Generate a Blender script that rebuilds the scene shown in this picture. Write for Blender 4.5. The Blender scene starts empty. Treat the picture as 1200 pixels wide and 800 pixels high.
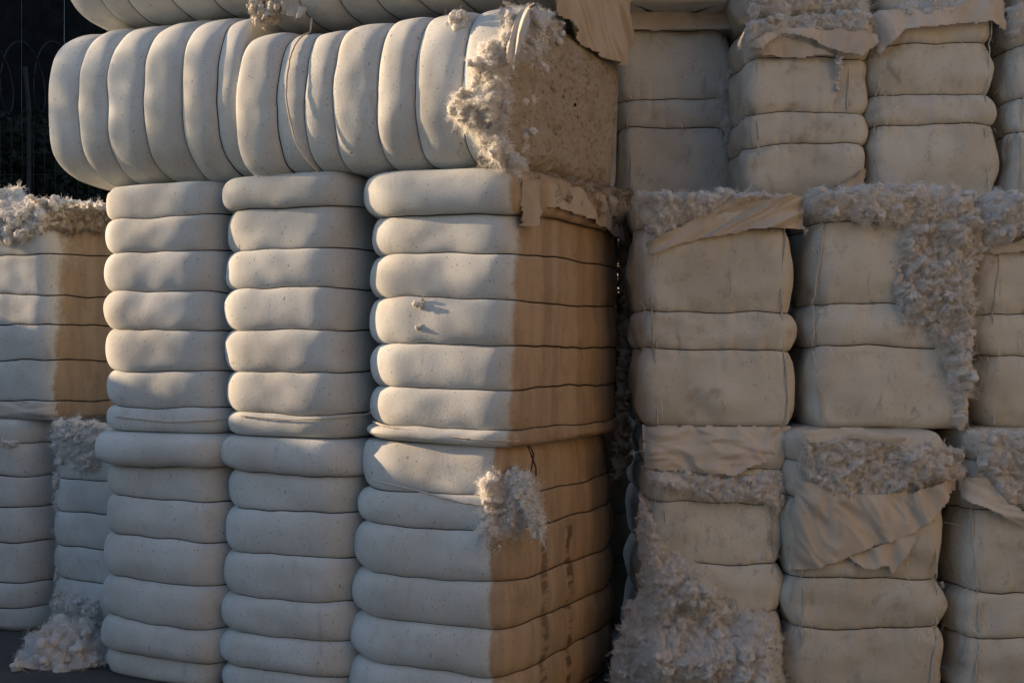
import bpy, bmesh, math, random
import numpy as np
from math import radians, sin, cos, pi
C = bpy.context.scene
col = C.collection
F, CX, HY, EYE = 1500.0, 600.0, 405.0, 1.89      # focal length and horizon of the photograph (px), eye height (m)

# ------------------------------------------------------------------ noise
_rs = np.random.RandomState(7)
_perm = np.concatenate([_rs.permutation(512)] * 3)
_grad = _rs.normal(size=(512, 3)); _grad /= np.linalg.norm(_grad, axis=1)[:, None]

def pn(P, seed=0):
    P = np.asarray(P, float) + np.array([seed * 17.31 % 97, seed * 7.77 % 83, seed * 3.13 % 71])
    I = np.floor(P).astype(int); f = P - I; I &= 255
    u = f * f * f * (f * (f * 6 - 15) + 10)
    out = 0
    for dx in (0, 1):
        wx = u[:, 0] if dx else 1 - u[:, 0]
        for dy in (0, 1):
            wy = u[:, 1] if dy else 1 - u[:, 1]
            for dz in (0, 1):
                wz = u[:, 2] if dz else 1 - u[:, 2]
                h = _perm[_perm[_perm[I[:, 0] + dx] % 256 + I[:, 1] + dy] % 256 + I[:, 2] + dz]
                g = _grad[h]
                out = out + wx * wy * wz * (g[:, 0] * (f[:, 0] - dx) + g[:, 1] * (f[:, 1] - dy) + g[:, 2] * (f[:, 2] - dz))
    return out * 1.5

def fbm(P, seed=0, octv=3, gain=.5):
    P = np.asarray(P, float); a = 1; r = 0
    for k in range(octv):
        r = r + a * pn(P * 2 ** k, seed + k * 5); a *= gain
    return r

def billow(P, seed=0, octv=3, gain=.5):
    P = np.asarray(P, float); a = 1; r = 0
    for k in range(octv):
        r = r + a * np.abs(pn(P * 2 ** k, seed + k * 5)); a *= gain
    return r

# ------------------------------------------------------------------ object helpers
def mesh_obj(name, V, Fc, mat, parent=None, smooth=True):
    me = bpy.data.meshes.new(name)
    V = np.asarray(V, np.float32)
    if isinstance(Fc, np.ndarray):
        n, k = Fc.shape
        me.vertices.add(len(V)); me.vertices.foreach_set('co', V.ravel())
        me.loops.add(n * k); me.loops.foreach_set('vertex_index', Fc.astype(np.int32).ravel())
        me.polygons.add(n); me.polygons.foreach_set('loop_start', np.arange(0, n * k, k, dtype=np.int32))
        me.update(calc_edges=True); me.validate()
    else:
        me.from_pydata([tuple(v) for v in V], [], Fc)
    if smooth:
        me.polygons.foreach_set('use_smooth', np.ones(len(me.polygons), bool))
    me.materials.append(mat)
    o = bpy.data.objects.new(name, me); col.objects.link(o)
    if parent: o.parent = parent
    return o

def tag(o, label=None, cat=None, group=None, kind=None):
    if label: o['label'] = label
    if cat: o['category'] = cat
    if group: o['group'] = group
    if kind: o['kind'] = kind
    return o

def grid_faces(nu, nv, close_u=False):
    i = np.arange(nv - 1)[:, None] * nu
    j = np.arange(nu if close_u else nu - 1)[None, :]
    j2 = (j + 1) % nu
    a, b, c, d = i + j, i + j2, i + nu + j2, i + nu + j
    return np.stack([a, b, c, d], -1).reshape(-1, 4)

def box(c, s):
    x, y, z = c; a, b, h = s[0] / 2, s[1] / 2, s[2] / 2
    v = [(x + i * a, y + j * b, z + k * h) for k in (-1, 1) for j in (-1, 1) for i in (-1, 1)]
    f = [(0, 2, 3, 1), (4, 5, 7, 6), (0, 1, 5, 4), (2, 6, 7, 3), (0, 4, 6, 2), (1, 3, 7, 5)]
    return v, f

class MB:
    def __init__(s): s.V = []; s.F = []
    def add(s, v, f):
        o = len(s.V); s.V += [tuple(p) for p in v]; s.F += [tuple(o + i for i in q) for q in f]
    def box(s, c, d): s.add(*box(c, d))
    def tube(s, pts, r, n=6): s.add(*tube(pts, r, n))
    def build(s, name, mat, parent=None, smooth=False): return mesh_obj(name, s.V, s.F, mat, parent, smooth)

def tube(pts, r, n=6, closed=False):
    P = np.asarray(pts, float); m = len(P)
    if closed: T = np.roll(P, -1, 0) - np.roll(P, 1, 0)
    else: T = np.gradient(P, axis=0)
    T /= np.linalg.norm(T, axis=1)[:, None] + 1e-9
    up = np.where(np.abs(T[:, 2:3]) > .95, np.array([[1., 0, 0]]), np.array([[0., 0, 1]]))
    A = np.cross(T, up); A /= np.linalg.norm(A, axis=1)[:, None] + 1e-9
    B = np.cross(T, A)
    r = np.broadcast_to(np.asarray(r, float), (m,))
    an = np.arange(n) * 2 * pi / n
    V = P[:, None, :] + r[:, None, None] * (np.cos(an)[None, :, None] * A[:, None, :] + np.sin(an)[None, :, None] * B[:, None, :])
    V = V.reshape(-1, 3); Fc = []
    for i in range(m if closed else m - 1):
        k = (i + 1) % m
        for j in range(n):
            Fc.append((i * n + j, i * n + (j + 1) % n, k * n + (j + 1) % n, k * n + j))
    return V, Fc

# ------------------------------------------------------------------ materials
def newmat(name, rough=.95, spec=.08):
    m = bpy.data.materials.new(name); m.use_nodes = True
    nt = m.node_tree; b = nt.nodes['Principled BSDF']
    b.inputs['Roughness'].default_value = rough
    b.inputs['Specular IOR Level'].default_value = spec
    return m, nt, b

class NT:
    def __init__(s, nt): s.nt = nt
    def n(s, t, **k):
        x = s.nt.nodes.new(t)
        for a, v in k.items(): setattr(x, a, v)
        return x
    def l(s, a, b): s.nt.links.new(a, b)
    def noise(s, vec, scale, detail=3, rough=.55, w=None, dist=0):
        x = s.n('ShaderNodeTexNoise', noise_dimensions='4D' if w is not None else '3D')
        x.inputs['Scale'].default_value = scale; x.inputs['Detail'].default_value = detail
        x.inputs['Roughness'].default_value = rough; x.inputs['Distortion'].default_value = dist
        s.l(vec, x.inputs['Vector'])
        if w is not None: s.l(w, x.inputs['W'])
        return x.outputs['Fac']
    def ramp(s, fac, a, b, ca=0., cb=1.):
        x = s.n('ShaderNodeMapRange', interpolation_type='SMOOTHSTEP')
        x.inputs['From Min'].default_value = a; x.inputs['From Max'].default_value = b
        x.inputs['To Min'].default_value = ca; x.inputs['To Max'].default_value = cb
        s.l(fac, x.inputs['Value']); return x.outputs['Result']
    def mix(s, fac, a, b, blend='MIX'):
        x = s.n('ShaderNodeMix', data_type='RGBA', blend_type=blend)
        if isinstance(fac, (int, float)): x.inputs[0].default_value = fac
        else: s.l(fac, x.inputs[0])
        for v, i in ((a, 6), (b, 7)):
            if isinstance(v, tuple): x.inputs[i].default_value = (*v, 1)
            else: s.l(v, x.inputs[i])
        return x.outputs[2]
    def math(s, op, a, b=None):
        x = s.n('ShaderNodeMath', operation=op)
        for v, i in ((a, 0), (b, 1)):
            if v is None: continue
            if isinstance(v, (int, float)): x.inputs[i].default_value = v
            else: s.l(v, x.inputs[i])
        return x.outputs[0]
    def mapping(s, vec, scale=(1, 1, 1), rot=(0, 0, 0)):
        x = s.n('ShaderNodeMapping'); x.inputs['Scale'].default_value = scale; x.inputs['Rotation'].default_value = rot
        s.l(vec, x.inputs['Vector']); return x.outputs[0]

def canvas(name, base, dusty, soil, bounce_side=None, speck=.7, bump=1.0, wrinkle=0.0, streaks=False, grime=.35):
    m, nt, b = newmat(name); t = NT(nt)
    ob = t.n('ShaderNodeTexCoord').outputs['Object']
    w = t.math('MULTIPLY', t.n('ShaderNodeObjectInfo').outputs['Random'], 50.)
    big = t.noise(ob, 2.2, 4, .6, w); mid = t.noise(ob, 9, 5, .65, w)
    c = t.mix(t.ramp(big, .35, .68), base, dusty)
    c = t.mix(t.math('MULTIPLY', t.ramp(mid, .52, .78), grime), c, soil)
    # grey smudges where bales rubbed
    sm = t.noise(t.mapping(ob, (3, 3, 1.1)), 3.5, 4, .7, w, .6)
    c = t.mix(t.math('MULTIPLY', t.ramp(sm, .58, .74), grime * 1.2), c, tuple(x * .55 for x in base))
    if bounce_side:                      # warm bounce light painted as a tan right side, ragged border
        thr, tan, tan2 = bounce_side
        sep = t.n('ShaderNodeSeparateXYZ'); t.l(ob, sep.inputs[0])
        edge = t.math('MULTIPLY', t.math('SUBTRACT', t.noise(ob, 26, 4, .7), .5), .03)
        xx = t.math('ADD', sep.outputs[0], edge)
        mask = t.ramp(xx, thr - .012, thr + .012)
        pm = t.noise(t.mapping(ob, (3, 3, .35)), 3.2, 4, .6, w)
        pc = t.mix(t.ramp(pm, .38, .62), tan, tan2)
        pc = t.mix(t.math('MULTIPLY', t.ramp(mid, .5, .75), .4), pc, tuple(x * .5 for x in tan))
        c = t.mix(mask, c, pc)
    if streaks:                    # dark rubbed grease marks in vertical rows on the side
        sep2 = t.n('ShaderNodeSeparateXYZ'); t.l(ob, sep2.inputs[0])
        xx, yy, zz = sep2.outputs
        for y0, wd, st in ((-.47, .05, .8), (-.16, .045, .95)):
            d = t.math('ABSOLUTE', t.math('ADD', t.math('SUBTRACT', yy, y0), t.math('MULTIPLY', t.math('SUBTRACT', t.noise(ob, 9, 3, .6), .5), .12)))
            k = t.math('MULTIPLY', t.ramp(d, wd, wd * .45), t.ramp(t.noise(t.mapping(ob, (5, 2.0, 11)), 1.6, 4, .6), .43, .56))
            k = t.math('MULTIPLY', k, t.ramp(xx, .42, .45))
            k = t.math('MULTIPLY', k, t.ramp(zz, 1.02, .9))
            c = t.mix(t.math('MULTIPLY', k, st * .75), c, (.07, .05, .035))
    sp = t.noise(ob, 95, 2, .5, w)
    c = t.mix(t.math('MULTIPLY', t.ramp(sp, .655, .71), speck), c, (.10, .085, .07))
    sp2 = t.noise(t.mapping(ob, (1, 1, .5)), 64, 2, .5, w)
    c = t.mix(t.math('MULTIPLY', t.ramp(sp2, .68, .75), speck), c, (.13, .11, .09))
    t.l(c, b.inputs['Base Color'])
    fine = t.noise(ob, 120, 3, .6); med = t.noise(ob, 60, 3, .6)
    h = t.math('ADD', t.math('MULTIPLY', fine, .7), t.math('MULTIPLY', med, .5))
    if wrinkle:
        wr = t.noise(t.mapping(ob, (1.3, 1.3, 5.5), (0, .5, 0)), 5, 3, .5, w, 1.4)
        wr2 = t.noise(t.mapping(ob, (7, 7, 1.1)), 4, 3, .5, w, .8)
        rid = t.math('ABSOLUTE', t.math('SUBTRACT', wr, .5)); rid2 = t.math('ABSOLUTE', t.math('SUBTRACT', wr2, .5))
        h = t.math('ADD', h, t.math('MULTIPLY', t.ramp(rid, .0, .05), wrinkle * 1.6))
        h = t.math('ADD', h, t.math('MULTIPLY', t.ramp(rid2, .0, .06), wrinkle))
    bp = t.n('ShaderNodeBump'); bp.inputs['Strength'].default_value = .22 * bump; bp.inputs['Distance'].default_value = .006
    t.l(h, bp.inputs['Height']); t.l(bp.outputs[0], b.inputs['Normal'])
    return m

def lint(name, base, tint, dark, amt=.5, speck=.5, scale=7, trans=.45):
    m, nt, b = newmat(name, 1.0, .02); t = NT(nt)
    ob = t.n('ShaderNodeTexCoord').outputs['Object']
    w = t.math('MULTIPLY', t.n('ShaderNodeObjectInfo').outputs['Random'], 50.)
    c = t.mix(t.math('MULTIPLY', t.ramp(t.noise(ob, scale, 4, .6, w), .48, .66), amt), base, tint)
    c = t.mix(t.math('MULTIPLY', t.ramp(t.noise(ob, 34, 4, .65, w), .53, .72), speck), c, dark)
    t.l(c, b.inputs['Base Color'])
    h = t.math('ADD', t.noise(ob, 220, 3, .7), t.math('MULTIPLY', t.noise(t.mapping(ob, (1, 1, .4)), 75, 4, .7, None, 1.5), 1.2))
    bp = t.n('ShaderNodeBump'); bp.inputs['Strength'].default_value = .6; bp.inputs['Distance'].default_value = .006
    t.l(h, bp.inputs['Height']); t.l(bp.outputs[0], b.inputs['Normal'])
    tr = t.n('ShaderNodeBsdfTranslucent'); t.l(c, tr.inputs[0]); mx = t.n('ShaderNodeMixShader'); mx.inputs[0].default_value = trans
    t.l(b.outputs[0], mx.inputs[1]); t.l(tr.outputs[0], mx.inputs[2]); t.l(mx.outputs[0], nt.nodes['Material Output'].inputs[0])
    return m

def plain(name, colr, rough=.8, spec=.3, metal=0, var=.3, scale=4, bump=.3, bscale=60):
    m, nt, b = newmat(name, rough, spec); t = NT(nt); b.inputs['Metallic'].default_value = metal
    ob = t.n('ShaderNodeTexCoord').outputs['Object']
    c = t.mix(t.ramp(t.noise(ob, scale, 5, .65), .3, .7), tuple(x * (1 - var) for x in colr), tuple(x * (1 + var) for x in colr))
    t.l(c, b.inputs['Base Color'])
    bp = t.n('ShaderNodeBump'); bp.inputs['Strength'].default_value = bump; bp.inputs['Distance'].default_value = .01
    t.l(t.noise(ob, bscale, 5, .65), bp.inputs['Height']); t.l(bp.outputs[0], b.inputs['Normal'])
    return m

WHITE = (.605, .625, .615); DUST = (.52, .52, .49); SOIL = (.38, .33, .27)
BOUNCE_TAN = (.43, .325, .22); BOUNCE_TAN2 = (.33, .245, .165)  # warm bounce light on right faces, put into the canvas colour
M = {}
M['front'] = canvas('white_canvas', WHITE, DUST, SOIL)
M['front_bounce_side'] = canvas('white_canvas_bounce_tint', WHITE, DUST, SOIL, bounce_side=(.455, BOUNCE_TAN, BOUNCE_TAN2))
M['front_streak'] = canvas('white_canvas_bounce_tint_greasy', WHITE, DUST, SOIL, bounce_side=(.465, BOUNCE_TAN, BOUNCE_TAN2), streaks=True)
M['left_bounce_side'] = canvas('white_canvas_bounce_tint_left', WHITE, DUST, SOIL, bounce_side=(.385, (.42, .315, .21), (.34, .25, .165)))  # side colour carries bounce light from the sunlit column opposite
M['back'] = canvas('beige_canvas', (.60, .595, .545), (.50, .48, .42), (.30, .26, .21), speck=.4, wrinkle=.10, grime=.75)
M['back2'] = canvas('grey_canvas', (.61, .61, .565), (.52, .505, .455), (.30, .26, .21), speck=.45, wrinkle=.10, grime=.75)
M['gap_shade'] = canvas('gap_shade_canvas', (.10, .08, .058), (.075, .06, .045), (.05, .04, .03), speck=.1, grime=.5)  # bale colour darkened to stand for the shade inside the gap
M['cloth'] = canvas('loose_cloth', (.60, .56, .50), (.50, .455, .39), (.32, .27, .21), speck=.15, wrinkle=.0)
M['cloth_warm'] = canvas('loose_cloth_warm', (.50, .42, .33), (.42, .345, .26), (.3, .22, .15), speck=.15, wrinkle=.0)
M['lint'] = lint('white_lint', (.93, .92, .90), (.88, .84, .77), (.70, .64, .55), .4, .15)
M['lint_back'] = lint('grey_lint', (.94, .935, .92), (.86, .79, .68), (.66, .60, .53), .45, .18)
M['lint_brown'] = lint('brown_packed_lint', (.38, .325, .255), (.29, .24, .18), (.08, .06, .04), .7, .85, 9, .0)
M['wire'] = plain('rusty_tie_wire', (.035, .026, .02), .7, .3, .4)

# ------------------------------------------------------------------ bale
class Bale:
    pass

def spow(v, p): return np.sign(v) * np.abs(v) ** p

def contour(a, b, nl, nr, n, sag=0., nback=None):
    """rounded rectangle: exponent nl on the x<0 half, nr on the x>0 half, uniform in arc length"""
    th = np.linspace(0, 2 * pi, 6001)
    c, s = np.cos(th), np.sin(th); e = np.where(c < 0, nl, np.where(s > 0, nback or nr, nr))
    x = a * spow(c, 2 / e); y = b * spow(s, 2 / e); y = y - np.where(y < 0, sag * (np.abs(y) / b) * (1 - (x / a) ** 2), 0)
    L = np.concatenate([[0], np.cumsum(np.hypot(np.diff(x), np.diff(y)))])
    q = np.linspace(0, L[-1], n, endpoint=False)
    x, y = np.interp(q, L, x), np.interp(q, L, y)
    tx, ty = np.roll(x, -1) - np.roll(x, 1), np.roll(y, -1) - np.roll(y, 1)
    l = np.hypot(tx, ty); return np.stack([x, y], 1), np.stack([ty / l, -tx / l], 1)

def ray(px, py): return np.array([(px - CX) / F, 1.0, -(py - HY) / F])

def yawmat(a): return np.array([[cos(a), -sin(a), 0], [sin(a), cos(a), 0], [0, 0, 1]])

def unproj(B, px, py, face='front', off=0.):
    """photo pixel -> local point of the bale on its front (y=-D/2) or right (x=W/2) plane"""
    R = yawmat(B.yaw); o = R.T @ (np.array([0, 0, EYE]) - B.loc); d = R.T @ ray(px, py)
    if face == 'front': k = (-B.D / 2 - off - o[1]) / d[1]
    else: k = (B.Wx / 2 + off - o[0]) / d[0]
    return o + k * d

def bale(label, group, loc, yaw, W, D, H, bands, mat, boff=None, nl=3., nr=5., g=(.06, .032, .008), seed=1,
         lying=False, open_end=False, N=230, K=16, wob=.018, lump=.010, tilt=(0, 0), end_round=.05, wires=True, cat='cotton bale', skip_wires=(), sag=0., lump_oct=2, nback=None, pleat=0.):
    """bands: positions (m) of the ties along the bale axis, first and last are its two ends.
    standing: axis = local z, section (x: W, y: D); lying: axis = local x (length H), section (z: W, y: D)"""
    B = Bale(); B.loc = np.array(loc, float); B.yaw = yaw; B.W, B.D, B.H = W, D, H; B.nl, B.nr = nl, nr
    B.lying = lying; B.Wx = H if lying else W
    e = bpy.data.objects.new('cotton_bale', None); col.objects.link(e)
    e.location = loc; e.rotation_euler = (tilt[0], tilt[1], yaw); e.empty_display_size = .2
    tag(e, label, cat, group); B.root = e
    P2, N2 = contour(W / 2, D / 2, nl, nr, N, sag, nback); B.sag = sag; B.nback = nback or nr
    nb = len(bands) - 1; boff = boff or [0] * nb
    gl, gf, gr = g
    G = gl * np.clip(-N2[:, 0], 0, 1) ** 1.2 + gf * np.abs(N2[:, 1]) + gr * np.clip(N2[:, 0], 0, 1)
    rows = []; wirez = []
    for k in range(nb):
        z0, z1 = bands[k], bands[k + 1]
        for i in range(K + (1 if k == nb - 1 else 0)):
            s = .5 - .5 * cos(pi * i / K)
            q = abs(2 * s - 1); pr = (1 - q ** 2.3) ** (1 / 2.0)
            offs = -G * (1 - pr)
            bo = boff[k]
            if open_end and k == nb - 1 and s > .5: offs = offs * 0
            if i == 0 and k: bo = (boff[k] + boff[k - 1]) / 2
            if (k == 0 and s < .5) or (k == nb - 1 and s > .5 and not open_end): offs = -(np.maximum(G, end_round)) * (1 - pr)
            rows.append((z0 + (z1 - z0) * s, offs + bo * (.35 + .65 * pr) ))
        if k: wirez.append((z0, -G + (boff[k] + boff[k - 1]) * .175 + .002))
    # broad barrel shape and per-bale wobble
    def place(z, offs, cap=1.0):
        t = z / H
        x = P2[:, 0] * cap + N2[:, 0] * offs; y = P2[:, 1] * cap + N2[:, 1] * offs
        Pn = np.stack([x, y, np.full(N, z)], 1)
        zz = z + wob * pn(Pn * np.array([1.5, 1.5, 2.4]), seed) + wob * .5 * pn(Pn * 6, seed + 2) if 0.02 < t < .98 else z + 0 * x
        d = lump * fbm(Pn * np.array([3.2, 3.2, 5.0]), seed + 3, lump_oct)
        if pleat:
            gd = min(abs(z - q_) for q_ in bands[1:-1]); pa = np.cumsum(np.hypot(*(P2 - np.roll(P2, 1, 0)).T))
            pq = np.stack([pa * 13, np.full(N, z * 2.5), np.zeros(N)], 1)
            d = d - pleat * math.exp(-gd / .07) * (.25 - np.abs(pn(pq, seed + 8))) * 2 + pleat * .8 * pn(Pn * np.array([5, 5, 9]) + .5 * pn(Pn * 3, seed)[:, None], seed + 13)
        sway = .02 * sin(seed * 3.1 + 2.2 * t) - .02 * sin(seed * 3.1)
        return np.stack([x + N2[:, 0] * d + sway, y + N2[:, 1] * d, zz], 1)
    ring = [place(z, o) for z, o in rows]
    z0, o0 = rows[0]; z1, o1 = rows[-1]
    capr = (.82, .55, .28, .04)
    lo = [place(z0 - .004 * 0, o0 * 1.0, c) for c in capr[::-1]]
    hi = [] if open_end else [place(z1, o1, c) + np.array([0, 0, .012]) for c in capr]
    V = np.concatenate(lo + ring + hi); nr_ = len(lo) + len(ring) + len(hi)
    Fc = grid_faces(N, nr_, True)
    tr = (lambda A: np.stack([A[:, 2] - H / 2, A[:, 1], A[:, 0] + W / 2], 1)) if lying else (lambda A: A)
    if lying: Fc = Fc[:, ::-1]
    B.tr = tr; B.endring = ring[-1]; B.N2 = N2
    B.cover = mesh_obj('cover', tr(V), Fc, mat, e)
    B.cap_nv = None
    if wires:
        for i, (z, offs) in enumerate(wirez):
            if i in skip_wires: continue
            v, f = tube(tr(place(z, offs + .0015)), .0040, 5, True)
            mesh_obj('tie_wire', v, f, M['wire'], e)
    B.wirez = wirez; B.place = place
    return B

def surf(B, p, q, face):
    """depth of the cover below the face plane, at face coordinates"""
    if face != 'front' and B.lying: return np.full(len(p), B.Wx / 2)
    if face == 'front':
        if B.lying: c, a, b, n = q - B.W / 2, B.W / 2, B.D / 2, np.where(q < B.W / 2, B.nl, B.nr)
        else: c, a, b, n = p, B.W / 2, B.D / 2, np.where(p < 0, B.nl, B.nr)
    else:
        c, a, b, n = p, B.D / 2, B.W / 2, np.where(p > 0, B.nback, B.nr)
    r = np.minimum(np.abs(c) / a, np.where(np.asarray(n) > 6, .955, .985))
    d = b * (1 - r ** n) ** (1 / n)
    return d + B.sag * d / b * (1 - r ** 2) if face == 'front' else d

def to_local(B, u, v, h, face):
    """u,v on the face, h above the cover"""
    d = surf(B, u, v, face) + h
    if face == 'front': return np.stack([u, -d, v], 1)
    return np.stack([d, u, v], 1)

def poly_sd(pts, poly):
    """signed distance, positive inside"""
    P = np.asarray(poly, float); n = len(P)
    d = np.full(len(pts), 1e9); inside = np.zeros(len(pts), bool)
    for i in range(n):
        a, b = P[i], P[(i + 1) % n]
        e = b - a; w = pts - a
        t = np.clip((w @ e) / (e @ e + 1e-12), 0, 1)
        d = np.minimum(d, np.hypot(*(w - t[:, None] * e).T))
        c1 = (a[1] > pts[:, 1]) != (b[1] > pts[:, 1])
        xi = (b[0] - a[0]) * (pts[:, 1] - a[1]) / (b[1] - a[1] + 1e-12) + a[0]
        inside ^= c1 & (pts[:, 0] < xi)
    return np.where(inside, d, -d)

def face_poly(B, poly, face):
    L = [unproj(B, x, y, face) for x, y in poly]
    return np.array([(p[0], p[2]) if face == 'front' else (p[1], p[2]) for p in L])

def compact(V, Fc):
    used = np.unique(Fc); mp = np.full(len(V), -1); mp[used] = np.arange(len(used))
    return V[used], mp[Fc]

_bm = bmesh.new(); bmesh.ops.create_icosphere(_bm, subdivisions=2, radius=1)
_bm.verts.ensure_lookup_table()
ICO_V = np.array([v.co[:] for v in _bm.verts]); ICO_F = np.array([[v.index for v in f.verts] for f in _bm.faces]); _bm.free()

def blobs(cen, rad, seed, sub=8):
    rs = np.random.RandomState(seed + 5)
    d = rs.normal(size=(len(cen), sub, 3)); d /= np.linalg.norm(d, axis=2)[..., None]
    cen = (cen[:, None] + d * rad[:, None, None] * .6).reshape(-1, 3)
    rad = (rad[:, None] * rs.uniform(.4, .8, (len(rad), sub))).ravel()
    n = len(cen); rs = np.random.RandomState(seed)
    D = ICO_V[None] * np.ones((n, 1, 1))
    sc = rs.uniform(.45, 1.7, (n, 1, 3))
    V = cen[:, None] + rad[:, None, None] * D * sc
    flat = (D * 1.6 + rs.uniform(0, 90, (n, 1, 3))).reshape(-1, 3)
    disp = (.8 * (np.abs(pn(flat * 1.3, seed)) + .6 * np.abs(pn(flat * 2.9, seed + 1))) - .35).reshape(n, -1, 1)
    V = V + D * rad[:, None, None] * disp
    Fc = (ICO_F[None] + (np.arange(n) * len(ICO_V))[:, None, None]).reshape(-1, 3)
    return V.reshape(-1, 3), Fc

def fibres(base, nor, length, seed, width=.0011, curl=1.0, sag=.5):
    """thin curling ribbons of loose fibre"""
    n = len(base); rs = np.random.RandomState(seed); S = 6
    d = nor * rs.uniform(.2, 1.0, (n, 1)) + rs.normal(size=(n, 3)) * .9; d /= np.linalg.norm(d, axis=1)[:, None]
    P = [base - d * .004]; L = length / S
    for k in range(S):
        d = d + rs.normal(size=(n, 3)) * .45 * curl + np.array([0, 0, -.12 * sag]) ; d /= np.linalg.norm(d, axis=1)[:, None]
        P.append(P[-1] + d * L[:, None])
    P = np.stack(P, 1)
    side = np.cross(d, rs.normal(size=(n, 3))); side /= np.linalg.norm(side, axis=1)[:, None]
    wv = (np.linspace(1, .35, S + 1) * width)[None, :, None] * side[:, None, :]
    V = np.stack([P - wv, P + wv], 2).reshape(n, -1, 3)
    q = np.array([[2 * k, 2 * k + 1, 2 * k + 3, 2 * k + 2] for k in range(S)])
    Fc = (q[None] + (np.arange(n) * 2 * (S + 1))[:, None, None]).reshape(-1, 4)
    return V.reshape(-1, 3), Fc

def locks(base, nor, length, seed, per=16, spread=.006, width=.0009, out=.45, sag=.5, curl=.5):
    """tufted locks: bundles of fibres that share one curling path"""
    n = len(base); rs = np.random.RandomState(seed); S = 5
    d = nor * rs.uniform(.1, 1.0, (n, 1)) * out + rs.normal(size=(n, 3)) * .6 + np.array([0, 0, -.3 * sag]); d /= np.linalg.norm(d, axis=1)[:, None]
    P = [base - d * .006]; D = [d]
    for k in range(S):
        d = d + rs.normal(size=(n, 3)) * curl + np.array([0, 0, -.10 * sag]) - nor * .12; d /= np.linalg.norm(d, axis=1)[:, None]
        P.append(P[-1] + d * (length / S)[:, None])
    P = np.stack(P, 1)                                     # n, S+1, 3
    j0 = rs.normal(size=(n, per, 1, 3)) * spread; j1 = rs.normal(size=(n, per, 1, 3)) * spread * 1.6
    t = np.linspace(0, 1, S + 1)[None, None, :, None]
    Q = P[:, None] + j0 * (1 - t) + j1 * t + rs.normal(size=(n, per, S + 1, 3)) * spread * .35
    Q = Q.reshape(n * per, S + 1, 3); N_ = n * per
    side = np.cross(Q[:, -1] - Q[:, 0], rs.normal(size=(N_, 3))); side /= np.linalg.norm(side, axis=1)[:, None] + 1e-9
    wv = (np.linspace(1, .3, S + 1) * width)[None, :, None] * side[:, None, :] * rs.uniform(.6, 1.5, (N_, 1, 1))
    V = np.stack([Q - wv, Q + wv], 2).reshape(N_, -1, 3)
    q = np.array([[2 * k, 2 * k + 1, 2 * k + 3, 2 * k + 2] for k in range(S)])
    Fc = (q[None] + (np.arange(N_) * 2 * (S + 1))[:, None, None]).reshape(-1, 4)
    return V.reshape(-1, 3), Fc

def join(parts):
    V = []; T = []; o = 0
    for v, f in parts:
        f = np.asarray(f)
        if f.shape[1] == 4: f = np.concatenate([f[:, [0, 1, 2]], f[:, [0, 2, 3]]])
        V.append(v); T.append(f + o); o += len(v)
    return np.concatenate(V), np.concatenate(T)

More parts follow.
